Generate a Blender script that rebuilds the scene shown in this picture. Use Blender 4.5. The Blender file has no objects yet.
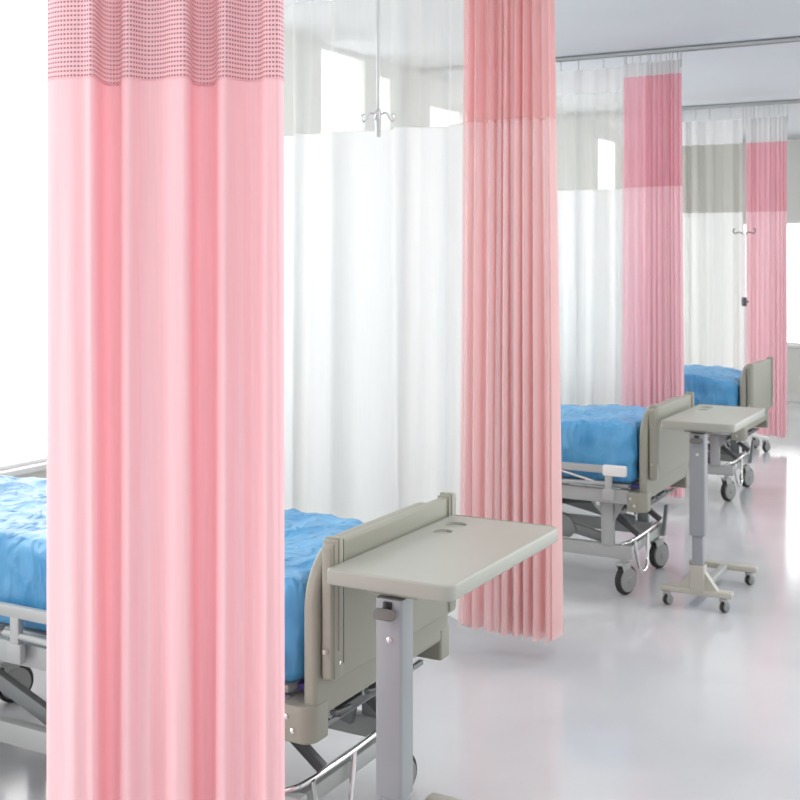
import bpy, bmesh, math, random
from mathutils import Vector, Matrix, noise
C = bpy.context.scene.collection
PI = math.pi
SKY_DIM, SKY_BRIGHT = 0.62, 3.3
sc = bpy.context.scene

# ---------------------------------------------------------------- materials
def new_mat(name):
    m = bpy.data.materials.new(name); m.use_nodes = True
    nt = m.node_tree; nt.nodes.clear()
    out = nt.nodes.new('ShaderNodeOutputMaterial')
    return m, nt, out
def N(nt, t, **kw):
    n = nt.nodes.new(t)
    for k, v in kw.items(): setattr(n, k, v)
    return n
def mat(name, col, rough=.5, metal=0, var=.04, scale=6, bump=0, bscale=60, coat=0, spec=.5):
    m, nt, out = new_mat(name)
    p = N(nt, 'ShaderNodeBsdfPrincipled')
    p.inputs['Roughness'].default_value = rough
    p.inputs['Metallic'].default_value = metal
    p.inputs['Coat Weight'].default_value = coat
    p.inputs['Specular IOR Level'].default_value = spec
    tc = N(nt, 'ShaderNodeTexCoord')
    nz = N(nt, 'ShaderNodeTexNoise'); nz.inputs['Scale'].default_value = scale; nz.inputs['Detail'].default_value = 4
    nt.links.new(tc.outputs['Object'], nz.inputs['Vector'])
    rp = N(nt, 'ShaderNodeValToRGB')
    a = [max(0, c*(1-var)) for c in col]; b = [min(1, c*(1+var)) for c in col]
    rp.color_ramp.elements[0].position = .3; rp.color_ramp.elements[1].position = .7
    rp.color_ramp.elements[0].color = (*a, 1); rp.color_ramp.elements[1].color = (*b, 1)
    nt.links.new(nz.outputs['Fac'], rp.inputs['Fac']); nt.links.new(rp.outputs['Color'], p.inputs['Base Color'])
    if bump:
        n2 = N(nt, 'ShaderNodeTexNoise'); n2.inputs['Scale'].default_value = bscale; n2.inputs['Detail'].default_value = 3
        nt.links.new(tc.outputs['Object'], n2.inputs['Vector'])
        bp = N(nt, 'ShaderNodeBump'); bp.inputs['Strength'].default_value = bump; bp.inputs['Distance'].default_value = .01
        nt.links.new(n2.outputs['Fac'], bp.inputs['Height']); nt.links.new(bp.outputs['Normal'], p.inputs['Normal'])
    nt.links.new(p.outputs[0], out.inputs[0])
    return m
def cloth_mat(name, col, transl=.4, clear=0.0, dots=None, tcol=None, weave=1800, sheen=0.0):
    """woven cloth: diffuse plus translucent; clear = share of open net; dots = (spacing u, spacing v, hole colour)"""
    m, nt, out = new_mat(name)
    L = nt.links
    uv = N(nt, 'ShaderNodeUVMap')
    df = N(nt, 'ShaderNodeBsdfDiffuse'); tr = N(nt, 'ShaderNodeBsdfTranslucent')
    df.inputs['Color'].default_value = (*col, 1)
    tr.inputs['Color'].default_value = (*(tcol or col), 1)
    # fine warp threads
    nz = N(nt, 'ShaderNodeTexNoise'); nz.inputs['Scale'].default_value = 1.0; nz.inputs['Detail'].default_value = 2
    mp = N(nt, 'ShaderNodeMapping'); mp.inputs['Scale'].default_value = (140, 4, 1)
    L.new(uv.outputs[0], mp.inputs['Vector']); L.new(mp.outputs[0], nz.inputs['Vector'])
    hm = N(nt, 'ShaderNodeMapRange'); hm.inputs[1].default_value = .3; hm.inputs[2].default_value = .7
    hm.inputs[3].default_value = .97; hm.inputs[4].default_value = 1.03
    L.new(nz.outputs['Fac'], hm.inputs[0])
    mul = N(nt, 'ShaderNodeMix', data_type='RGBA', blend_type='MULTIPLY'); mul.inputs[0].default_value = 1
    mul.inputs[6].default_value = (*col, 1)
    L.new(hm.outputs[0], mul.inputs[7])
    col_out = mul.outputs[2]
    if dots:
        sx, sy, dc = dots
        sep = N(nt, 'ShaderNodeSeparateXYZ'); L.new(uv.outputs[0], sep.inputs[0])
        def cell(sock, size, width):
            a = N(nt, 'ShaderNodeMath', operation='DIVIDE'); a.inputs[1].default_value = size; L.new(sock, a.inputs[0])
            b = N(nt, 'ShaderNodeMath', operation='FRACT'); L.new(a.outputs[0], b.inputs[0])
            c = N(nt, 'ShaderNodeMath', operation='LESS_THAN'); c.inputs[1].default_value = width; L.new(b.outputs[0], c.inputs[0])
            return c.outputs[0]
        cx = cell(sep.outputs[0], sx, .62); cy = cell(sep.outputs[1], sy, .42)
        mm = N(nt, 'ShaderNodeMath', operation='MULTIPLY'); L.new(cx, mm.inputs[0]); L.new(cy, mm.inputs[1])
        mx = N(nt, 'ShaderNodeMix', data_type='RGBA'); L.new(mm.outputs[0], mx.inputs[0])
        L.new(col_out, mx.inputs[6]); mx.inputs[7].default_value = (*dc, 1)
        col_out = mx.outputs[2]
    L.new(col_out, df.inputs['Color'])
    ms = N(nt, 'ShaderNodeMixShader'); ms.inputs[0].default_value = transl
    L.new(df.outputs[0], ms.inputs[1]); L.new(tr.outputs[0], ms.inputs[2])
    last = ms.outputs[0]
    if clear:
        tp = N(nt, 'ShaderNodeBsdfTransparent')
        m2 = N(nt, 'ShaderNodeMixShader'); m2.inputs[0].default_value = clear
        L.new(last, m2.inputs[1]); L.new(tp.outputs[0], m2.inputs[2]); last = m2.outputs[0]
    L.new(last, out.inputs[0])
    return m

PINK = (.93, .455, .50)
M = {}
M['pink'] = cloth_mat('pink_cloth', (.97, .64, .675), .22, tcol=(1, .52, .56))
M['pink_net'] = cloth_mat('pink_dotted_net', (.93, .60, .63), .2, dots=(.0078, .0098, (.30, .10, .13)))
M['pink2'] = cloth_mat('pink_cloth_translucent', (.98, .80, .80), .5, tcol=(1, .76, .75))
M['pink2_net'] = cloth_mat('pink_fine_net', (.95, .66, .66), .45, clear=.10, tcol=(.98, .62, .61))
M['pink3'] = cloth_mat('rose_cloth', (.97, .78, .82), .5, tcol=(1, .71, .76))
M['pink3_net'] = cloth_mat('rose_fine_net', (.89, .55, .62), .45, clear=.1, tcol=(.94, .52, .59))
M['white_cloth'] = cloth_mat('white_cloth', (.90, .90, .87), .5, tcol=(.97, .98, .96))
M['white_net'] = cloth_mat('white_fine_net', (.86, .86, .81), .4, clear=.42)
M['grey_net'] = cloth_mat('grey_white_net', (.62, .61, .56), .35, clear=.2)
M['white_band'] = cloth_mat('white_band', (.86, .86, .86), .4)
M['beige'] = mat('beige_plastic', (.315, .318, .262), .42, var=.02, scale=3)
M['beige_top'] = mat('beige_table_laminate', (.375, .39, .345), .33, var=.02, scale=3, bump=.05, bscale=500)
M['beige_light'] = mat('pale_beige_plastic', (.50, .49, .43), .4, var=.02)
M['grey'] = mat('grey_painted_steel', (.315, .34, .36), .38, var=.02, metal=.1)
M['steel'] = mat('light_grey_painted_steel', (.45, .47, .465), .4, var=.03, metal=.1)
M['dark'] = mat('dark_grey_steel', (.10, .105, .11), .45, var=.1, metal=.3)
M['midgrey'] = mat('mid_grey_steel', (.27, .29, .29), .45, var=.06, metal=.2)
M['chrome'] = mat('chrome', (.80, .80, .80), .15, var=.01, metal=1)
M['black'] = mat('black_plastic', (.02, .02, .02), .4, var=.1)
M['lever'] = mat('grey_lever_plastic', (.13, .13, .12), .45, var=.05)
M['rubber'] = mat('black_rubber', (.03, .03, .03), .6, var=.1)
M['hub'] = mat('grey_wheel_disc', (.33, .34, .33), .45, var=.02)
M['white_paint'] = mat('white_paint', (.85, .85, .84), .45, var=.01)
M['wall'] = mat('wall_paint', (.78, .78, .74), .7, var=.01, scale=1.5)
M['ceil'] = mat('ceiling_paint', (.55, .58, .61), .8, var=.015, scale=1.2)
M['track'] = mat('aluminium_track', (.55, .57, .57), .35, var=.02, metal=.6)
M['purple'] = mat('purple_plastic', (.16, .14, .50), .4)

def floor_mat():
    m, nt, out = new_mat('polished_floor'); L = nt.links
    p = N(nt, 'ShaderNodeBsdfPrincipled'); tc = N(nt, 'ShaderNodeTexCoord')
    a = N(nt, 'ShaderNodeTexNoise'); a.inputs['Scale'].default_value = 1.1; a.inputs['Detail'].default_value = 5
    L.new(tc.outputs['Object'], a.inputs['Vector'])
    r = N(nt, 'ShaderNodeValToRGB'); r.color_ramp.elements[0].position = .35; r.color_ramp.elements[1].position = .68
    r.color_ramp.elements[0].color = (.56, .565, .59, 1); r.color_ramp.elements[1].color = (.64, .642, .655, 1)
    L.new(a.outputs['Fac'], r.inputs['Fac']); L.new(r.outputs[0], p.inputs['Base Color'])
    b = N(nt, 'ShaderNodeTexNoise'); b.inputs['Scale'].default_value = 3; b.inputs['Detail'].default_value = 6
    L.new(tc.outputs['Object'], b.inputs['Vector'])
    mr = N(nt, 'ShaderNodeMapRange'); mr.inputs[3].default_value = .07; mr.inputs[4].default_value = .19
    L.new(b.outputs['Fac'], mr.inputs[0]); L.new(mr.outputs[0], p.inputs['Roughness'])
    p.inputs['Specular IOR Level'].default_value = .7
    L.new(p.outputs[0], out.inputs[0]); return m
M['floor'] = floor_mat()

def blue_mat():
    m, nt, out = new_mat('blue_plastic_cover'); L = nt.links
    p = N(nt, 'ShaderNodeBsdfPrincipled'); tc = N(nt, 'ShaderNodeTexCoord')
    a = N(nt, 'ShaderNodeTexNoise'); a.inputs['Scale'].default_value = 5; a.inputs['Detail'].default_value = 6; a.inputs['Distortion'].default_value = .8
    L.new(tc.outputs['Object'], a.inputs['Vector'])
    r = N(nt, 'ShaderNodeValToRGB'); r.color_ramp.elements[0].position = .3; r.color_ramp.elements[1].position = .75
    r.color_ramp.elements[0].color = (.05, .29, .58, 1); r.color_ramp.elements[1].color = (.13, .44, .74, 1)
    L.new(a.outputs['Fac'], r.inputs['Fac']); L.new(r.outputs[0], p.inputs['Base Color'])
    p.inputs['Roughness'].default_value = .42; p.inputs['Coat Weight'].default_value = .3; p.inputs['Coat Roughness'].default_value = .25
    mp = N(nt, 'ShaderNodeMapping'); mp.inputs['Scale'].default_value = (13, 13, 4); mp.inputs['Rotation'].default_value = (0, .3, .4)
    L.new(tc.outputs['Object'], mp.inputs['Vector'])
    w = N(nt, 'ShaderNodeTexNoise'); w.noise_type = 'RIDGED_MULTIFRACTAL'; w.inputs['Scale'].default_value = 1.6; w.inputs['Detail'].default_value = 4; w.inputs['Distortion'].default_value = .5
    L.new(mp.outputs[0], w.inputs['Vector'])
    bp = N(nt, 'ShaderNodeBump'); bp.inputs['Strength'].default_value = .8; bp.inputs['Distance'].default_value = .03
    L.new(w.outputs['Fac'], bp.inputs['Height']); L.new(bp.outputs['Normal'], p.inputs['Normal'])
    L.new(p.outputs[0], out.inputs[0]); return m
M['blue'] = blue_mat()
def glass_mat():
    m, nt, out = new_mat('window_glass'); L = nt.links
    t = N(nt, 'ShaderNodeBsdfTransparent'); g = N(nt, 'ShaderNodeBsdfGlossy'); g.inputs['Roughness'].default_value = .02
    x = N(nt, 'ShaderNodeMixShader'); x.inputs[0].default_value = .05
    L.new(t.outputs[0], x.inputs[1]); L.new(g.outputs[0], x.inputs[2]); L.new(x.outputs[0], out.inputs[0]); return m
M['glass'] = glass_mat()

# ---------------------------------------------------------------- geometry helpers
def link(name, me, m, parent=None):
    o = bpy.data.objects.new(name, me); C.objects.link(o)
    if m is not None: me.materials.append(m)
    if parent is not None: o.parent = parent
    return o
def obj(name, bm, m, parent=None, smooth=True):
    bmesh.ops.recalc_face_normals(bm, faces=bm.faces)
    me = bpy.data.meshes.new(name); bm.to_mesh(me); bm.free()
    if smooth:
        for p in me.polygons: p.use_smooth = True
        try: me.set_sharp_from_angle(angle=math.radians(40))
        except Exception: pass
    return link(name, me, m, parent)
def empty(name, loc, label=None, cat=None, group=None):
    o = bpy.data.objects.new(name, None); C.objects.link(o); o.location = loc; o.empty_display_size = .1
    if label: o['label'] = label
    if cat: o['category'] = cat
    if group: o['group'] = group
    return o
def tag(o, label=None, cat=None, group=None, kind=None):
    for k, v in (('label', label), ('category', cat), ('group', group), ('kind', kind)):
        if v: o[k] = v
    return o
def box(bm, x0, x1, y0, y1, z0, z1, bev=0, seg=2, M4=None):
    r = bmesh.ops.create_cube(bm, size=1); vs = r['verts']
    S = Matrix.Translation(((x0+x1)/2, (y0+y1)/2, (z0+z1)/2)) @ Matrix.Diagonal((abs(x1-x0), abs(y1-y0), abs(z1-z0), 1))
    bmesh.ops.transform(bm, matrix=S, verts=vs)
    if bev:
        es = {e for v in vs for e in v.link_edges}
        r = bmesh.ops.bevel(bm, geom=list(es), offset=bev, segments=seg, profile=.5, affect='EDGES')
        vs = list({v for f in r['faces'] for v in f.verts} | {v for v in vs if v.is_valid})
    if M4 is not None: bmesh.ops.transform(bm, matrix=M4, verts=vs)
    return vs
def bar(bm, a, b, w, h, bev=.003):
    """rectangular bar from a to b; w across, h in the up-most direction"""
    a = Vector(a); b = Vector(b); d = b-a; L = d.length; d.normalize()
    up = Vector((0, 0, 1)) if abs(d.z) < .95 else Vector((1, 0, 0))
    s = d.cross(up).normalized(); u = s.cross(d).normalized()
    R = Matrix((d, s, u)).transposed().to_4x4(); R.translation = (a+b)/2
    return box(bm, -L/2, L/2, -w/2, w/2, -h/2, h/2, bev, 2, R)
def tube(bm, pts, r, seg=12, cap=True):
    pts = [Vector(p) for p in pts]; rings = []
    n = len(pts); prev = None
    for i, p in enumerate(pts):
        t = (pts[min(i+1, n-1)]-pts[max(i-1, 0)]).normalized()
        if prev is None:
            a = Vector((0, 0, 1)) if abs(t.z) < .9 else Vector((1, 0, 0))
            s = t.cross(a).normalized()
        else:
            s = (prev-t*prev.dot(t)).normalized()
        prev = s; u = t.cross(s)
        rr = r[i] if isinstance(r, (list, tuple)) else r
        rings.append([bm.verts.new(p+s*math.cos(2*PI*k/seg)*rr+u*math.sin(2*PI*k/seg)*rr) for k in range(seg)])
    for i in range(n-1):
        for k in range(seg):
            bm.faces.new((rings[i][k], rings[i][(k+1) % seg], rings[i+1][(k+1) % seg], rings[i+1][k]))
    if cap:
        bm.faces.new(rings[0][::-1]); bm.faces.new(rings[-1])
def smooth_path(pts, n=6):
    P = [Vector(p) for p in pts]; out = []
    for i in range(len(P)-1):
        p0 = P[max(i-1, 0)]; p1 = P[i]; p2 = P[i+1]; p3 = P[min(i+2, len(P)-1)]
        for k in range(n):
            t = k/n
            out.append(.5*((2*p1)+(p2-p0)*t+(2*p0-5*p1+4*p2-p3)*t*t+(3*p1-p0-3*p2+p3)*t**3))
    out.append(P[-1]); return out
def lathe(bm, prof, center, axis='Z', seg=28):
    """prof: (radius, height) along axis"""
    c = Vector(center); rings = []
    for r, h in prof:
        ring = []
        for k in range(seg):
            a = 2*PI*k/seg; p = (r*math.cos(a), r*math.sin(a), h)
            if axis == 'Y': p = (p[0], h, p[1])
            if axis == 'X': p = (h, p[0], p[1])
            ring.append(bm.verts.new(c+Vector(p)))
        rings.append(ring)
    for i in range(len(rings)-1):
        for k in range(seg):
            bm.faces.new((rings[i][k], rings[i][(k+1) % seg], rings[i+1][(k+1) % seg], rings[i+1][k]))
    bm.faces.new(rings[0]); bm.faces.new(rings[-1])
def rrect(w0, w1, h0, h1, rad, n=8):
    """rounded rectangle outline; rad = 4 radii (w0h0, w1h0, w1h1, w0h1)"""
    if not isinstance(rad, (tuple, list)): rad = (rad,)*4
    out = []
    for (cx, cy, r, a0) in ((w0+rad[0], h0+rad[0], rad[0], PI), (w1-rad[1], h0+rad[1], rad[1], 1.5*PI), (w1-rad[2], h1-rad[2], rad[2], 0), (w0+rad[3], h1-rad[3], rad[3], .5*PI)):
        for k in range(n+1):
            a = a0+k/n*PI/2; out.append((cx+r*math.cos(a), cy+r*math.sin(a)))
    return out
def prism(bm, outline, a, b, axis='X', bev=0, seg=3):
    """outline in the two other axes extruded from a to b with bevelled rims"""
    def P(u, v, w): return {'X': (w, u, v), 'Y': (u, w, v), 'Z': (u, v, w)}[axis]
    cx = sum(p[0] for p in outline)/len(outline); cy = sum(p[1] for p in outline)/len(outline)
    n = len(outline)
    # inward normals by polygon offset
    def inset(d):
        if d == 0: return outline
        res = []
        area = sum(outline[i][0]*outline[(i+1) % n][1]-outline[(i+1) % n][0]*outline[i][1] for i in range(n))
        sg = 1 if area > 0 else -1
        for i in range(n):
            p0 = outline[i-1]; p1 = outline[(i+1) % n]; tx, ty = p1[0]-p0[0], p1[1]-p0[1]
            l = math.hypot(tx, ty) or 1
            res.append((outline[i][0]-ty/l*d*sg, outline[i][1]+tx/l*d*sg))
        return res
    layers = []
    s = 1 if b > a else -1
    if bev:
        for k in range(seg+1):
            t = k/seg*PI/2; layers.append((inset(bev*(1-math.sin(t))), a+s*bev*(1-math.cos(t))))
        for k in range(seg+1):
            t = k/seg*PI/2; layers.append((inset(bev*(1-math.cos(t))), b-s*bev*(1-math.sin(t))))
    else: layers = [(outline, a), (outline, b)]
    rings = [[bm.verts.new(P(u, v, w)) for u, v in o] for o, w in layers]
    for i in range(len(rings)-1):
        for k in range(n): bm.faces.new((rings[i][k], rings[i][(k+1) % n], rings[i+1][(k+1) % n], rings[i+1][k]))
    bm.faces.new(rings[0][::-1]); bm.faces.new(rings[-1])
def copy_tree(o, parent=None):
    c = o.copy(); C.objects.link(c)
    if parent is not None: c.parent = parent
    for ch in list(o.children): copy_tree(ch, c)
    return c

# ---------------------------------------------------------------- the room
WX, FY, H = -4.33, 15.0, 3.22            # head wall, far wall, ceiling height
def struct(name, bm, m, smooth=False): return tag(obj(name, bm, m, None, smooth), kind='structure')
b = bmesh.new(); box(b, WX-.2, 2.6, -1.6, FY+.2, -.1, 0); struct('floor', b, M['floor'])
b = bmesh.new(); box(b, WX-.2, 1.2, 1.2, FY+.2, H, H+.1)
struct('ceiling', b, M['ceil'])
def wall_with_holes(name, axis, pos, thick, a0, a1, holes):
    """holes: (a_start, a_end, z0, z1) sorted"""
    b = bmesh.new()
    def bx(s, e, z0, z1):
        if e-s < 1e-4 or z1-z0 < 1e-4: return
        if axis == 'X': box(b, pos-thick, pos, s, e, z0, z1)
        else: box(b, s, e, pos, pos+thick, z0, z1)
    cur = a0
    for s, e, z0, z1 in holes:
        bx(cur, s, 0, H); bx(s, e, 0, z0); bx(s, e, z1, H); cur = e
    bx(cur, a1, 0, H)
    return struct(name, b, M['wall'])
LW = [(1.7, 2.95, .75, 3.05), (3.3, 4.55, .75, 3.1), (5.05, 6.3, .5, 3.1), (6.78, 7.40, .5, 3.20), (7.58, 7.78, .5, 3.12),
      (8.4, 9.7, .5, 3.0), (9.95, 11.1, .5, 3.0), (12.45, 13.25, .6, 3.1)]
FW = [(-4.1, -2.6, .7, 2.2), (-2.4, -.9, .7, 2.2)]
wall_with_holes('wall_left', 'X', WX, .08, 1.2, FY+.2, LW)
wall_with_holes('wall_back', 'Y', FY, .2, WX, 1.2, FW)
wn = 0
def window(axis, s, e, z0, z1):
    global wn; wn += 1
    b = bmesh.new(); f = .02
    def bx(a0, a1, c0, c1, dd=.05):
        if axis == 'X': box(b, WX-.05, WX-.05+dd, a0, a1, c0, c1, .004)
        else: box(b, a0, a1, FY+.07, FY+.07+dd, c0, c1, .004)
    bx(s, s+f, z0, z1); bx(e-f, e, z0, z1); bx(s+f, e-f, z0, z0+f); bx(s+f, e-f, z1-f, z1)
    if e-s > .9: bx((s+e)/2-.02, (s+e)/2+.02, z0+f, z1-f)
    o = obj('window_%d' % wn, b, M['white_paint'], None, False); tag(o, kind='structure')
    g = bmesh.new()
    if axis == 'X': box(g, WX-.03, WX-.024, s+f, e-f, z0+f, z1-f)
    else: box(g, s+f, e-f, FY+.09, FY+.096, z0+f, z1-f)
    obj('window_pane', g, M['glass'], o, False)
    sl = bmesh.new()
    if axis == 'X': box(sl, WX-.005, WX+.05, s-.03, e+.03, z0-.03, z0, .005)
    else: box(sl, s-.03, e+.03, FY-.05, FY+.06, z0-.03, z0, .005)
    obj('window_sill', sl, M['white_paint'], o, False)
for w in LW: window('X', *w)
for w in FW: window('Y', *w)
b = bmesh.new(); box(b, WX, WX+.015, 1.2, FY, 0, .1, .003); struct('baseboard_left', b, M['white_paint'])
b = bmesh.new(); box(b, WX+.015, 1.2, FY-.015, FY, 0, .1, .003); struct('baseboard_back', b, M['white_paint'])

# ---------------------------------------------------------------- curtains
def grid_cloth(name, rows, m, parent, uvs=None):
    """rows: list of lists of 3D points (same length)"""
    b = bmesh.new(); uvl = b.loops.layers.uv.new('UVMap')
    V = [[b.verts.new(p) for p in r] for r in rows]
    U = []
    for r in rows:
        acc = [0]
        for i in range(1, len(r)): acc.append(acc[-1]+(Vector(rows[len(rows)//2][i])-Vector(rows[len(rows)//2][i-1])).length)
        U.append(acc)
    for j in range(len(rows)-1):
        for i in range(len(rows[0])-1):
            f = b.faces.new((V[j][i], V[j][i+1], V[j+1][i+1], V[j+1][i]))
            for lp, (jj, ii) in zip(f.loops, ((j, i), (j, i+1), (j+1, i+1), (j+1, i))):
                lp[uvl].uv = (U[jj][ii], rows[jj][ii][2])
    me = bpy.data.meshes.new(name); b.to_mesh(me); b.free()
    for p in me.polygons: p.use_smooth = True
    return link(name, me, m, parent)
def seam(name, pts, m, parent, r=.0022):
    b = bmesh.new(); tube(b, pts, r, 6); return obj(name, b, m, parent)

def folded_curtain(name, label, group, x0, x1, y, z_bot, z_hem, z_band, z_top, folds, amp, mats, seed, flare=.0, over=.25, hooks=True, jitter=.35, ramp=.5, cat='curtain', bottom_wave=.004):
    rnd = random.Random(seed)
    root = empty(name, ((x0+x1)/2, y, z_bot), label, cat, group)
    W = x1-x0; cx = (x0+x1)/2
    ws = [1+rnd.uniform(-jitter, jitter) for _ in range(folds)]; tot = sum(ws)
    amps = [amp*(1+rnd.uniform(-.45, .35)) for _ in range(folds)]
    amps2 = [amp*(1+rnd.uniform(-.45, .35)) for _ in range(folds)]
    sk = [rnd.uniform(-1, 1) for _ in range(folds)]
    K = 14
    def row(z, zt):
        f = (z_top-z)/(z_top-z_bot)           # 0 top .. 1 bottom
        pts = []; acc = 0
        for i in range(folds):
            for k in range(K):
                t = k/K; ph = 2*PI*t
                am = (amps[i]*(1-f)+amps2[i]*f)*(ramp+(1-ramp)*f)
                # blend amplitude at fold joins
                nx = (amps[(i+1) % folds]*(1-f)+amps2[(i+1) % folds]*f)*(ramp+(1-ramp)*f)
                am = am*(1-t)+nx*t
                u = (acc+ws[i]*t)/tot
                sgn = sk[i]*(1-t)+sk[(i+1) % folds]*t
                dx = over*(W/folds)*math.sin(ph*2)*.5 + sgn*.25*(W/folds)*math.sin(ph)*f
                dy = -am*math.cos(ph) + .35*am*math.sin(ph*2+3*sgn+1.2*f)
                x = cx+(u-.5)*(W+flare*f)+dx
                pts.append((x-cx, dy+.006*math.sin(7*u+4*f+seed), z-z_bot))
            acc += ws[i]
        x = cx+.5*(W+flare*f); am = amps[0]*(1-f)+amps2[0]*f
        pts.append((x-cx, -am*(ramp+(1-ramp)*f), z-z_bot))
        if z == z_bot:
            pts = [(p[0], p[1], p[2]+bottom_wave*math.sin(p[0]*40+seed)) for p in pts]
        return pts
    def rows(a, bb, n): return [row(a+(bb-a)*i/n, 0) for i in range(n+1)]
    grid_cloth('curtain_panel', rows(z_bot, z_hem, 16), mats[0], root)
    grid_cloth('mesh_panel', rows(z_hem, z_band, 6), mats[1], root)
    if z_top > z_band+.01: grid_cloth('header_band', rows(z_band, z_top, 3), mats[2], root)
    hr = row(z_hem, 0); seam('hem_seam', [(p[0], p[1]-.002, p[2]) for p in hr], mats[0], root)
    if hooks:
        tr = row(z_top, 0)
        for i in range(0, len(tr), K):
            p = tr[i]; b = bmesh.new(); zt = H-.032-z_bot
            tube(b, smooth_path([(p[0], p[1]+.004, p[2]-.035), (p[0], p[1]+.012, p[2]-.05), (p[0], p[1]+.02, p[2]-.03), (p[0], p[1]*.6+.012, p[2]+.01), (p[0], 0, zt)], 5), .0035, 6)
            obj('hook', b, M['track'], root)
    return root
def track(label, x0, x1, y):
    r = empty('curtain_track', ((x0+x1)/2, y, H-.035), label, 'curtain track')
    b = bmesh.new(); hw = (x1-x0)/2
    box(b, -hw, hw, -.014, -.010, 0, .03); box(b, -hw, hw, .010, .014, 0, .03); box(b, -hw, hw, -.014, .014, .026, .032)
    box(b, -hw, hw, -.014, -.004, 0, .003); box(b, -hw, hw, .004, .014, 0, .003)
    obj('rail', b, M['track'], r, False)
    for s in (-1, 1):
        b = bmesh.new(); box(b, s*hw-.004, s*hw+.004, -.016, .016, -.002, .034, .002); obj('end_cap', b, M['white_paint'], r)
    return r
track('aluminium ceiling track carrying the large pink bunch and white curtain behind the nearest bed', WX+.06, -1.6, 4.86)
track('aluminium ceiling track above the rose pink curtain with the white header', WX+.06, -1.1, 8.1)
track('aluminium ceiling track above the farthest white curtain', WX+.06, -1.3, 11.3)

folded_curtain('cubicle_curtain', 'wide white curtain with sheer net top behind the nearest bed', None,
               WX+.03, -2.325, 4.90, .10, 2.367, 3.02, 3.15, 8, .045, (M['white_cloth'], M['white_net'], M['white_band']), 4, over=.1, ramp=.75)
folded_curtain('cubicle_curtain', 'bunched pink curtain hanging between the nearest and the middle bed', None,
               -2.295, -1.885, 4.82, .10, 2.364, 3.02, 3.15, 11, .065, (M['pink2'], M['pink2_net'], M['white_band']), 11, flare=.05, over=.42, jitter=.65)
folded_curtain('cubicle_curtain', 'white curtain with net top behind the middle bed, left of the rose curtain', None,
               WX+.03, -2.62, 8.14, .10, 2.25, 2.95, 3.12, 10, .035, (M['white_cloth'], M['white_net'], M['white_band']), 8, over=.1, ramp=.75)
folded_curtain('cubicle_curtain', 'rose pink curtain with white header band behind the middle bed', None,
               -2.62, -2.215, 8.1, .10, 2.255, 3.035, 3.13, 11, .042, (M['pink3'], M['pink3_net'], M['white_band']), 23, flare=.03, over=.4, jitter=.6)
folded_curtain('cubicle_curtain', 'farthest white curtain with grey net top, behind the third bed', None,
               -3.75, -2.50, 11.3, .10, 2.19, 2.84, 3.07, 9, .04, (M['white_cloth'], M['grey_net'], M['white_band']), 31, over=.2, ramp=.8)
folded_curtain('cubicle_curtain', 'pink curtain at the right edge behind the drip stand', None,
               -2.475, -2.10, 11.3, .10, 2.19, 2.84, 3.07, 9, .04, (M['pink3'], M['pink3_net'], M['white_band']), 37, over=.3)

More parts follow.
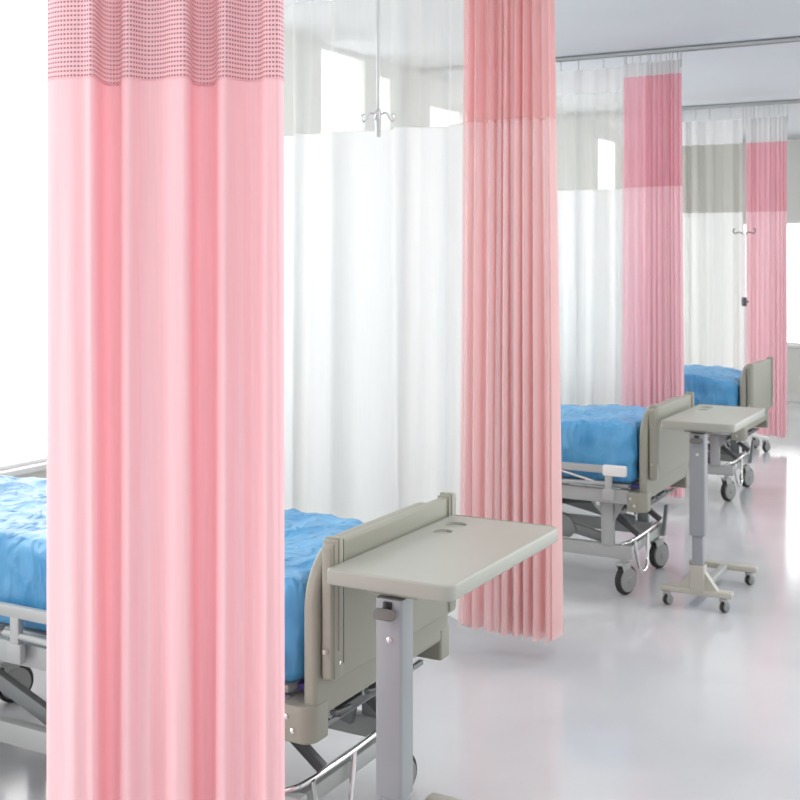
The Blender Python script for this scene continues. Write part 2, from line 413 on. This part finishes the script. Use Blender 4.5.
# nearest pink curtain: hand-laid folds, hung from a short diagonal track
TH = math.radians(28.7); cs, sn = math.cos(TH), math.sin(TH)
def cw(x, d): return Vector((x*cs-d*sn, x*sn+d*cs, 0))
def near_curtain():
    top = [(-.004, .0), (0, .015), (.02, .036), (.045, .040), (.07, .043), (.09, .050), (.103, .054), (.109, .046), (.108, .020), (.106, -.015), (.112, -.034),
           (.128, -.038), (.143, -.026), (.155, .004), (.166, .030), (.185, .037), (.205, .022), (.226, .010), (.250, .026), (.272, .044),
           (.295, .052), (.306, .047), (.307, .020), (.304, -.015), (.311, -.036), (.328, -.042), (.345, -.034), (.360, -.006), (.372, .026), (.390, .038),
           (.410, .026), (.422, .004), (.440, -.004), (.458, .004), (.470, .034), (.488, .044), (.502, .036), (.5076, .015), (.503, -.004)]
    bot = [(-.006, .0), (0, .018), (.02, .030), (.045, .042), (.07, .052), (.092, .050), (.109, .056), (.117, .046), (.117, .020), (.115, -.020), (.120, -.038),
           (.132, -.042), (.145, -.030), (.153, .006), (.164, .036), (.185, .046), (.205, .028), (.226, .034), (.250, .022), (.275, .048),
           (.300, .056), (.313, .048), (.315, .020), (.311, -.018), (.318, -.040), (.332, -.046), (.345, -.036), (.356, -.004), (.367, .032), (.388, .046),
           (.410, .026), (.425, .034), (.440, .022), (.458, .028), (.474, .046), (.490, .042), (.506, .044), (.512, .020), (.506, -.002)]
    base = cw(-.76, 2.55); e = cw(1, 0); f = -cw(0, 1)
    z0 = .08
    root = empty('cubicle_curtain', base+Vector((0, 0, z0)), 'large flat-hung pink curtain in the left foreground with dotted net top', 'curtain')
    def row(z):
        t = max(0, min(1, (3.1-z)/(2.5)))
        P = [Vector((a[0]*(1-t)+c[0]*t, a[1]*(1-t)+c[1]*t, 0)) for a, c in zip(top, bot)]
        P = smooth_path(P, 6); out = []
        for p in P:
            w = .0022*math.sin(p.x*95+z*1.3)+.0018*noise.noise(Vector((p.x*40, z*1.2, 3)))
            q = e*p.x + f*(p.y*1.3-.015+w); out.append((q.x, q.y, z-z0))
        return out
    rows = lambda a, b, n: [row(a+(b-a)*i/n) for i in range(n+1)]
    zh = 2.135
    grid_cloth('curtain_panel', rows(z0+.0, zh, 40), M['pink'], root)
    grid_cloth('mesh_panel', rows(zh, 2.98, 10), M['pink_net'], root)
    grid_cloth('header_band', rows(2.98, 3.10, 3), M['white_band'], root)
    seam('hem_seam', row(zh), M['pink'], root, .0018)
    seam('bottom_hem_seam', [Vector(p)+f*.0015 for p in row(z0+.05)], M['pink'], root, .0016)
    tr = row(3.10)
    for i in range(6, len(tr)-6, 30):
        p = Vector(tr[i]); b = bmesh.new(); g = e*p.dot(e); tube(b, smooth_path([p-Vector((0, 0, .03)), p+f*.006-Vector((0, 0, .02)), p+Vector((0, 0, .02)), Vector((g.x, g.y, H-.032-z0))], 5), .003, 6); obj('hook', b, M['track'], root)
    r = empty('curtain_track', base+e*.254+Vector((0, 0, H-.035)), 'short diagonal ceiling track above the foreground pink curtain', 'curtain track')
    r.rotation_euler = (0, 0, math.atan2(e.y, e.x))
    b = bmesh.new(); box(b, -.45, .3, -.014, -.010, 0, .03); box(b, -.45, .3, .010, .014, 0, .03); box(b, -.45, .3, -.014, .014, .026, .032)
    obj('rail', b, M['track'], r, False)
near_curtain()

# ---------------------------------------------------------------- hospital bed (local +X = foot end, x=0 outer face of foot panel)
def caster(parent, x, y, r, wdt, m_fork, top, rot=1.2):
    """part 'caster' (fork) with sub-parts wheel and wheel_disc"""
    b = bmesh.new()
    off = r*.28
    lathe(b, [(r*.22, 0), (r*.22, top-(2*r+.012))], (x, y, 2*r+.012), 'Z', 14)
    box(b, x-r*.45-off*.2, x+r*.45, y-wdt/2-.008, y+wdt/2+.008, 2*r+.002, 2*r+.016, .004)
    for s in (-1, 1):
        o = [(x-r*.42, 2*r+.004), (x+r*.45, 2*r+.004), (x+off+r*.22, r*.8), (x+off-r*.22, r*.8)]
        prism(b, [(p[0], p[1]) for p in o], y+s*(wdt/2+.002), y+s*(wdt/2+.007), 'Y')
    def turn(q): bmesh.ops.rotate(q, verts=q.verts, cent=(x, y, 0), matrix=Matrix.Rotation(rot, 3, 'Z'))
    turn(b); c = obj('caster', b, m_fork, parent)
    w = bmesh.new()
    lathe(w, [(r*.8, -wdt/2), (r*.93, -wdt/2+.001), (r, -wdt/4), (r, wdt/4), (r*.93, wdt/2-.001), (r*.8, wdt/2)], (x+off, y, r), 'Y', 32)
    turn(w); obj('wheel', w, M['rubber'], c)
    for s in (-1, 1):
        d = bmesh.new(); lathe(d, [(r*.80, 0), (r*.78, s*.009), (r*.25, s*.012), (r*.2, s*.016)], (x+off, y+s*wdt/2, r), 'Y', 28)
        turn(d); obj('wheel_disc', d, M['hub'], c)
    return c
def make_bed(loc, label):
    R = empty('hospital_bed', loc, label, 'bed', 'hospital beds in a row')
    # detachable foot panel
    b = bmesh.new(); prism(b, rrect(-.38, .38, .622, .992, .018), -.03, 0, 'X', .005)
    fp = obj('foot_panel', b, M['beige'], R)
    for s in (-1, 1):
        c = s*.345
        b = bmesh.new()
        box(b, -.034, .004, c-.022, c+.022, .628, .998, .003)
        box(b, -.036, .0075, c-.004*s-.009, c-.004*s+.009, .70, 1.003, .002)
        box(b, -.036, .0055, c-.026*s-.003, c-.026*s+.003, .66, .996, .001)
        obj('slide_strap', b, M['beige'], fp)
        b = bmesh.new(); lathe(b, [(.005, 0), (.005, .003), (.002, .0045)], (.004, c+.0*s, .668), 'X', 12); obj('rivet', b, M['chrome'], fp)
    b = bmesh.new(); box(b, -.02, -.01, -.392, -.378, .70, .712, .002); obj('panel_pin', b, M['beige_light'], fp)
    # shaped footboard behind it
    b = bmesh.new(); prism(b, rrect(-.40, .40, .52, .985, (.03, .03, .17, .17), 14), -.078, -.036, 'X', .014, 4)
    obj('footboard', b, M['beige'], R)
    b = bmesh.new(); prism(b, rrect(-.40, .40, .52, 1.09, (.03, .03, .17, .17), 14), -2.14, -2.10, 'X', .014, 4)
    obj('headboard', b, M['beige'], R)
    # corner bumpers
    for ex in (-.033, -2.175):
        for s in (-1, 1):
            b = bmesh.new()
            sgn = -1 if ex > -1 else 1
            xs = sorted((ex, ex+sgn*.10)); ys = sorted((s*.425, s*.335))
            big = .032; rr = [.01]*4
            idx = {(-1, -1): 0, (1, -1): 1, (1, 1): 2, (-1, 1): 3}[(-sgn, s)]; rr[idx] = .04
            prism(b, rrect(xs[0], xs[1], ys[0], ys[1], rr), .462, .562, 'Z', .006)
            cb = obj('corner_bumper', b, M['beige'], R)
            for (dx, z) in ((.080, .53), (.060, .495)):
                k = bmesh.new(); lathe(k, [(.0075, 0), (.0075, s*.002), (.004, s*.0035)], (ex+sgn*dx, s*.425, z), 'Y', 14)
                sc_ = obj('screw', k, M['chrome'], cb)
    # main frame
    b = bmesh.new()
    for s in (-1, 1): box(b, -2.05, -.13, s*.39-.02, s*.39+.02, .495, .565, .004)
    for x in (-.16, -.6, -1.05, -1.5, -2.0): box(b, x-.02, x+.02, -.37, .37, .50, .54, .003)
    obj('bed_frame', b, M['steel'], R)
    b = bmesh.new()
    for i, (a, c) in enumerate(((-.72, -.14), (-1.22, -.74), (-2.03, -1.24))):
        box(b, a, c, -.375, .375, .568, .592, .006)
    obj('mattress_platform', b, M['steel'], R)
    b = bmesh.new(); box(b, -.145, -.085, -.33, -.29, .565, .585, .004); obj('mattress_stop', b, M['purple'], R)
    # base
    b = bmesh.new()
    for s in (-1, 1): box(b, -1.95, -.14, s*.30-.02, s*.30+.02, .19, .26, .005)
    for x in (-.19, -1.9): box(b, x-.025, x+.025, -.30, .30, .195, .245, .004)
    obj('base_frame', b, M['steel'], R)
    for x in (-.27, -1.78):
        for s in (-1, 1):
            b = bmesh.new(); box(b, x-.032, x+.032, s*.31-.02, s*.31+.02, .255, .50, .003)
            g = [(x-.11, .495), (x-.034, .495), (x-.034, .41)]
            prism(b, g, s*.31-.004, s*.31+.004, 'Y')
            g = [(x+.034, .495), (x+.10, .495), (x+.034, .38)]
            prism(b, g, s*.31-.004, s*.31+.004, 'Y')
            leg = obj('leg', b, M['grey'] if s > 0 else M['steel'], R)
            k = bmesh.new(); lathe(k, [(.012, 0), (.012, .006), (.006, .008)] if s > 0 else [(.012, 0), (.012, -.006), (.006, -.008)], (x-.05, s*.317, .47), 'Y', 12); obj('bolt', k, M['chrome'], leg)
    # lifting arms and actuators
    for s in (-1, 1):
        b = bmesh.new(); bar(b, (-.30, s*.24, .27), (-.95, s*.24, .40), .03, .05); obj('lift_arm', b, M['midgrey'], R)
        b = bmesh.new(); bar(b, (-.36, s*.20, .46), (-.14, s*.20, .30), .025, .03); obj('lift_arm', b, M['dark'], R)
        b = bmesh.new(); bar(b, (-1.15, s*.24, .27), (-1.7, s*.24, .47), .03, .05); obj('lift_arm', b, M['midgrey'], R)
    b = bmesh.new(); prism(b, [(-.72, .26), (-.50, .26), (-.46, .30), (-.50, .37), (-.60, .40), (-.66, .36)], -.27, -.235, 'Y', .004)
    obj('pivot_plate', b, M['midgrey'], R)
    b = bmesh.new(); tube(b, [(-.12, -.05, .47), (-.55, -.05, .42), (-.9, -.05, .38)], .022, 14); tube(b, [(-.9, -.05, .38), (-1.2, -.05, .34)], .012, 12)
    obj('actuator', b, M['dark'], R)
    b = bmesh.new(); box(b, -.16, -.10, -.17, .20, .44, .47, .006); box(b, -.26, -.2, -.28, -.1, .43, .47, .01); obj('crank_housing', b, M['dark'], R)
    for y in (-.22, -.03, .16):
        b = bmesh.new(); tube(b, [(-.30, y, .475), (-.11, y, .475)], .010, 12); lathe(b, [(.018, 0), (.018, .03)], (-.13, y, .475), 'X', 14)
        ck = obj('crank', b, M['midgrey'], R)
        k = bmesh.new(); tube(k, smooth_path([(-.105, y, .475), (-.098, y+.01, .47), (-.098, y+.04, .464), (-.098, y+.10, .458)], 4), .008, 10); obj('crank_handle', k, M['dark'], ck)
    b = bmesh.new(); bar(b, (-.18, -.36, .445), (-.14, .30, .475), .02, .02); bar(b, (-.13, -.30, .43), (-.10, .33, .452), .014, .016); obj('cross_rod', b, M['midgrey'], R)
    # casters
    for x in (-.17, -1.9):
        for s in (-1, 1): caster(R, x-.022, s*.30, .077, .032, M['steel'], .195)
    # brake bar and pedal
    b = bmesh.new(); tube(b, smooth_path([(-.20, -.30, .262), (-.165, -.27, .275), (-.15, -.15, .282), (-.15, .05, .284), (-.16, .20, .282), (-.20, .24, .27)], 5), .009, 10)
    tube(b, smooth_path([(-.15, -.24, .28), (-.148, -.23, .23), (-.14, -.20, .14), (-.135, -.16, .10), (-.135, -.09, .10), (-.14, -.05, .14), (-.148, -.02, .23), (-.15, -.01, .285)], 6), .009, 10)
    obj('brake_pedal', b, M['chrome'], R)
    # far upright beside the far caster
    b = bmesh.new(); bar(b, (-.15, .29, .20), (-.13, .29, .37), .03, .02); obj('pedal_post', b, M['midgrey'], R)
    # folded side guards
    for s in (-1, 1):
        b = bmesh.new(); y = s*.435
        box(b, -1.25, -.17, y-.012, y+.012, .652, .69, .006)
        gd = obj('side_guard', b, M['steel'], R)
        k = bmesh.new(); box(k, -.255, -.13, y-.016, y+.016, .640, .695, .008); obj('guard_cap', k, M['white_paint'], gd)
        k = bmesh.new(); tube(k, [(-.24, y, .60), (-.65, y, .585), (-1.15, y, .60)], .011, 10); obj('guard_rod', k, M['steel'], gd)
        k = bmesh.new(); tube(k, [(-.30, y, .605), (-.50, y, .650)], .008, 10); tube(k, [(-.62, y, .59), (-.80, y, .650)], .008, 10); obj('guard_link', k, M['chrome'], gd)
        for x in (-.225, -.56, -1.1):
            k = bmesh.new(); box(k, x-.018, x+.018, y-.011, y+.011, .535, .66, .003); box(k, x-.03, x+.03, y-.014, y+.010, .515, .575, .004); obj('guard_bracket', k, M['steel'], gd)
    return R
beds = [((-1.665, 3.04, 0), 'nearest hospital bed, its beige footboard behind the large tray table'),
        ((-1.74, 6.25, 0), 'middle hospital bed with folded side rail and casters showing, beside the farther tray table'),
        ((-1.83, 8.9, 0), 'farthest hospital bed at the right edge, seen past the middle tray table')]
bed0 = make_bed(*beds[0])
for loc, lab in beds[1:]:
    c = copy_tree(bed0); c.location = loc; c['label'] = lab

# mattresses in blue plastic covers
def mattress(loc, label, seed, hump):
    rt = None
    x0, x1, hy, z0, z1 = -2.05, -.095, .40, .594, .885
    b = bmesh.new()
    nx, ny, nz = 90, 44, 16; r = .055
    hx = (x1-x0)/2; cx = (x0+x1)/2; hz = (z1-z0)/2; cz = (z0+z1)/2
    bmesh.ops.create_cube(b, size=2)
    bm2 = bmesh.new(); b.free(); b = bm2
    cache = {}
    def vert(i, j, k):
        key = (i, j, k)
        if key in cache: return cache[key]
        p = Vector((-hx+2*hx*i/nx, -hy+2*hy*j/ny, -hz+2*hz*k/nz))
        c = Vector((max(-hx+r, min(hx-r, p.x)), max(-hy+r, min(hy-r, p.y)), max(-hz+r, min(hz-r, p.z))))
        d = p-c; L = d.length
        if L > 1e-6:
            n = d/L; p = c+n*min(L, r) if L > r else p
            if L > r: p = c+n*r
        else: n = Vector((0, 0, 1 if k == nz else -1)) if k in (0, nz) else (Vector((0, 1 if j == ny else -1, 0)) if j in (0, ny) else Vector((1, 0, 0)))
        if k > 0:
            q = p*5+Vector((seed, seed*2, 0)); w = min(1, k/5)
            a = noise.noise(q)*.012 + noise.noise(p*13+Vector((seed, 0, 0)))*.008
            rd = 1-abs(noise.noise(Vector((p.x*7+p.z*5+seed, p.y*6, p.z*4))))*2
            a += max(0, rd)**3*.010
            rd = 1-abs(noise.noise(Vector((p.x*16-p.z*4, p.y*12+seed, p.z*7))))*2.4
            a += max(0, rd)**3*.006
            p = p+n*(a-.008)*w
            if n.z > .5: p.z += hump(p.x+cx, p.y)
            if j in (0, ny) or abs(n.y) > .5: p.y *= 1 - .0
        v = b.verts.new((p.x+cx, p.y, p.z+cz)); cache[key] = v; return v
    def quad(a, c, d, e): b.faces.new((vert(*a), vert(*c), vert(*d), vert(*e)))
    for i in range(nx):
        for j in range(ny):
            quad((i, j, nz), (i+1, j, nz), (i+1, j+1, nz), (i, j+1, nz)); quad((i, j, 0), (i, j+1, 0), (i+1, j+1, 0), (i+1, j, 0))
    for i in range(nx):
        for k in range(nz):
            quad((i, 0, k), (i+1, 0, k), (i+1, 0, k+1), (i, 0, k+1)); quad((i, ny, k), (i, ny, k+1), (i+1, ny, k+1), (i+1, ny, k))
    for j in range(ny):
        for k in range(nz):
            quad((0, j, k), (0, j, k+1), (0, j+1, k+1), (0, j+1, k)); quad((nx, j, k), (nx, j+1, k), (nx, j+1, k+1), (nx, j, k+1))
    o = obj('mattress', b, M['blue'])
    o.location = loc
    tag(o, label, 'mattress', 'mattresses in blue covers')
    return o
mattress(beds[0][0], 'blue covered mattress on the nearest bed, partly behind the foreground pink curtain', 1.3, lambda x, y: 0)
mattress(beds[1][0], 'wrinkled blue covered mattress on the middle bed', 7.7, lambda x, y: .012*math.sin(x*3.2+2)+.01)
mattress(beds[2][0], 'blue covered mattress on the farthest bed at the right edge', 4.1, lambda x, y: .035*math.exp(-((x+.55)/.35)**2)-.02*max(0, (x+.35)/.25))

# ---------------------------------------------------------------- overbed tables (origin: floor under the near left corner)
def make_table(loc, label):
    R = empty('overbed_table', loc, label, 'table', 'overbed tray tables')
    W, Lg, zt = .365, .76, .938
    b = bmesh.new(); prism(b, rrect(0, W, 0, Lg, (.012, .036, .036, .014), 8), zt-.042, zt, 'Z', .006, 3)
    top = obj('tabletop', b, M['beige_top'], R)
    # two round cup recesses near the far left corner, cut into the top
    cut = bmesh.new()
    for (x, y, r) in ((.070, .635, .037), (.075, .535, .032)): lathe(cut, [(r*.9, -.010), (r, .02)], (x, y, zt), 'Z', 40)
    # shallow tray field leaving a thin raised rim
    prism(cut, rrect(.009, W-.009, .009, Lg-.009, (.008, .030, .030, .010), 8), zt-.0018, zt+.02, 'Z')
    bmesh.ops.recalc_face_normals(cut, faces=cut.faces)
    cme = bpy.data.meshes.new('cut'); cut.to_mesh(cme); cut.free()
    co = bpy.data.objects.new('cut', cme); C.objects.link(co); co.location = loc
    bpy.context.view_layer.update()
    md = top.modifiers.new('cut', 'BOOLEAN'); md.operation = 'DIFFERENCE'; md.object = co; md.solver = 'EXACT'; md.use_self = True
    dg = bpy.context.evaluated_depsgraph_get()
    me = bpy.data.meshes.new_from_object(top.evaluated_get(dg))
    top.modifiers.clear(); top.data = me
    try: me.set_sharp_from_angle(angle=math.radians(35))
    except Exception: pass
    bpy.data.objects.remove(co, do_unlink=True)
    # slides below the top
    b = bmesh.new(); box(b, .11, W-.11, .03, .34, zt-.056, zt-.042, .004); obj('top_bracket', b, M['beige'], R)
    px, py = .178, .052
    b = bmesh.new(); prism(b, rrect(px-.039, px+.039, py-.035, py+.035, .009, 5), .37, zt-.06, 'Z', .0015)
    up = obj('upright', b, M['grey'], R)
    k = bmesh.new(); lathe(k, [(.0075, 0), (.0075, -.0025), (.004, -.004)], (px+.004, py-.035, .775), 'Y', 14); obj('screw', k, M['chrome'], up)
    b = bmesh.new(); prism(b, rrect(px-.028, px+.028, py-.025, py+.025, .007, 5), .19, .38, 'Z', .001); obj('inner_upright', b, M['grey'], R)
    b = bmesh.new(); prism(b, rrect(px-.036, px+.036, py-.033, py+.033, .009, 5), .085, .22, 'Z', .003)
    for s in (-1, 1): prism(b, [(px+s*.034, .19), (px+s*.034, .10), (px+s*.10, .10)], py-.02, py+.02, 'Y')
    obj('base_socket', b, M['beige_light'], R)
    # release lever
    b = bmesh.new(); box(b, px-.012, px+.012, py-.042, py-.034, .845, .872, .002); tube(b, smooth_path([(px-.003, py-.038, .868), (px-.003, py-.048, .85), (px-.006, py-.062, .838)], 4), .008, 10)
    lv = obj('release_lever', b, M['black'], R)
    b = bmesh.new(); prism(b, rrect(px-.034, px+.034, -.030, .0, .0145, 8), 0, .007, 'Z', .003)
    bmesh.ops.rotate(b, verts=b.verts, cent=(0, 0, 0), matrix=Matrix.Rotation(math.radians(55), 3, 'X'))
    bmesh.ops.translate(b, verts=b.verts, vec=(.006, py-.052, .857)); obj('lever_paddle', b, M['lever'], lv)
    # H-shaped base
    b = bmesh.new()
    box(b, px-.19, px+.17, py-.03, py+.03, .072, .102, .008)
    obj('front_foot', b, M['beige_light'], R)
    b = bmesh.new(); box(b, px-.19, px+.17, .58, .635, .072, .102, .008); obj('rear_foot', b, M['beige_light'], R)
    b = bmesh.new(); box(b, px-.022, px+.022, py+.03, .58, .070, .10, .006); obj('base_beam', b, M['steel'], R)
    for (x, y) in ((px-.15, py-.01), (px+.135, py-.01), (px-.15, .605), (px+.135, .605)): caster(R, x-.008, y, .027, .02, M['steel'], .074)
    return R
t0 = make_table((-1.657, 2.62, 0), 'large beige tray table in the centre foreground, in front of the nearest bed')
t1 = copy_tree(t0); t1.location = (-1.705, 5.85, 0); t1['label'] = 'beige tray table on a visible wheeled base at the foot of the middle bed'

# ---------------------------------------------------------------- drip hanger and stand
h = empty('drip_hanger', (-2.23, 3.9, 2.22), 'ceiling-hung rod with curled metal drip hooks in front of the wide white curtain', 'drip hanger')
b = bmesh.new(); tube(b, [(0, 0, 0), (0, 0, H-2.22-.02)], .0065, 12); lathe(b, [(.03, H-2.22-.02), (.03, H-2.22-.001)], (0, 0, 0), 'Z', 18); lathe(b, [(.010, -.005), (.013, .05), (.013, .09), (.009, .1)], (0, 0, 0), 'Z', 14)
obj('rod', b, M['track'], h)
for k in range(4):
    a = k*PI/2+.35; u = Vector((math.cos(a), math.sin(a), 0)); Z = Vector((0, 0, 1))
    b = bmesh.new()
    tube(b, smooth_path([Z*.05, u*.014+Z*.08, u*.032+Z*.085, u*.046+Z*.06, u*.058+Z*.055, u*.065+Z*.068, u*.058+Z*.080, u*.050+Z*.075], 5), .0036, 8)
    obj('hook', b, M['chrome'], h)
s = empty('drip_stand', (-2.42, 10.97, 0), 'slim white drip stand on casters at the right edge before the farthest curtain', 'drip stand')
b = bmesh.new(); tube(b, [(0, 0, .15), (0, 0, 1.36)], .016, 14); obj('lower_pole', b, M['white_paint'], s)
b = bmesh.new(); tube(b, [(0, 0, 1.36), (0, 0, 1.98)], .012, 12); obj('upper_pole', b, M['white_paint'], s)
b = bmesh.new(); lathe(b, [(.02, 1.32), (.024, 1.34), (.024, 1.39), (.018, 1.4)], (0, 0, 0), 'Z', 16); tube(b, [(0, 0, 1.36), (.04, -.02, 1.36)], .009, 8); obj('height_clamp', b, M['dark'], s)
for k in range(2):
    d = -1 if k else 1; b = bmesh.new()
    tube(b, smooth_path([(0, 0, 1.97), (d*.04, 0, 1.995), (d*.085, 0, 1.985), (d*.10, 0, 2.01), (d*.085, 0, 2.03)], 5), .005, 8); obj('hook', b, M['dark'], s)
b = bmesh.new(); lathe(b, [(.05, .13), (.055, .15), (.05, .185), (.02, .2)], (0, 0, 0), 'Z', 20)
for k in range(5):
    a = k*2*PI/5+2.5; bar(b, (0, 0, .165), (.22*math.cos(a), .22*math.sin(a), .125), .035, .03, .008)
obj('base', b, M['white_paint'], s)
for k in range(5):
    a = k*2*PI/5+2.5; caster(s, .20*math.cos(a)-.01, .20*math.sin(a), .048, .022, M['steel'], .125)

# ---------------------------------------------------------------- light: overcast daylight through the windows and the open side
w = bpy.data.worlds.new('daylight'); sc.world = w; w.use_nodes = True
nt = w.node_tree; nt.nodes.clear()
o = nt.nodes.new('ShaderNodeOutputWorld'); bg = nt.nodes.new('ShaderNodeBackground')
# overcast sky, brightest toward the window side and the far end of the ward
tc = nt.nodes.new('ShaderNodeTexCoord'); dt = nt.nodes.new('ShaderNodeVectorMath'); dt.operation = 'DOT_PRODUCT'
nt.links.new(tc.outputs['Generated'], dt.inputs[0]); dt.inputs[1].default_value = (-.80, .60, 0)
mr = nt.nodes.new('ShaderNodeMapRange'); mr.interpolation_type = 'SMOOTHSTEP'
mr.inputs[1].default_value = -.5; mr.inputs[2].default_value = .6; mr.inputs[3].default_value = SKY_DIM; mr.inputs[4].default_value = SKY_BRIGHT
nt.links.new(dt.outputs['Value'], mr.inputs[0]); nt.links.new(mr.outputs[0], bg.inputs[1])
bg.inputs[0].default_value = (1, 1, 1, 1)
nt.links.new(bg.outputs[0], o.inputs[0])

# unseen fill lights over the aisle, added to brighten the bays, framed as panels
def fill_lamp(x, y, energy, where):
    r = empty('ceiling_fill_light', (x, y, H-.05), None, 'ceiling light', 'added ceiling fill panels')
    r['label'] = 'added square ceiling fill light above the open aisle, ' + where
    b = bmesh.new()
    for (a0, a1, c0, c1) in ((-.32, .32, -.32, -.30), (-.32, .32, .30, .32), (-.32, -.30, -.30, .30), (.30, .32, -.30, .30)): box(b, a0, a1, c0, c1, 0, .05)
    obj('frame', b, M['white_paint'], r, False)
    L = bpy.data.lights.new('fill_panel', 'AREA'); L.shape = 'SQUARE'; L.size = .6; L.energy = energy; L.color = (1, .99, .97)
    lo = bpy.data.objects.new('fill_panel', L); C.objects.link(lo); lo.parent = r; lo.location = (0, 0, .02)
for (y, where) in ((3.2, 'level with the nearest bed'), (6.2, 'level with the middle bed'), (9.2, 'level with the farthest bed')): fill_lamp(-.2, y, 22, where)

# ---------------------------------------------------------------- camera
cam = bpy.data.cameras.new('camera'); co = bpy.data.objects.new('camera', cam); C.objects.link(co)
co.location = (0, 0, 1.75); co.rotation_euler = (PI/2, 0, TH)
cam.sensor_width = 36; cam.lens = 1180/800*36; cam.shift_y = -141/800
cam.dof.use_dof = True; cam.dof.focus_distance = 3.2; cam.dof.aperture_fstop = 9
sc.camera = co
sc.view_settings.view_transform = 'Standard'; sc.view_settings.look = 'None'; sc.view_settings.gamma = 1
sc.view_settings.use_curve_mapping = False; sc.view_settings.exposure = 0.42
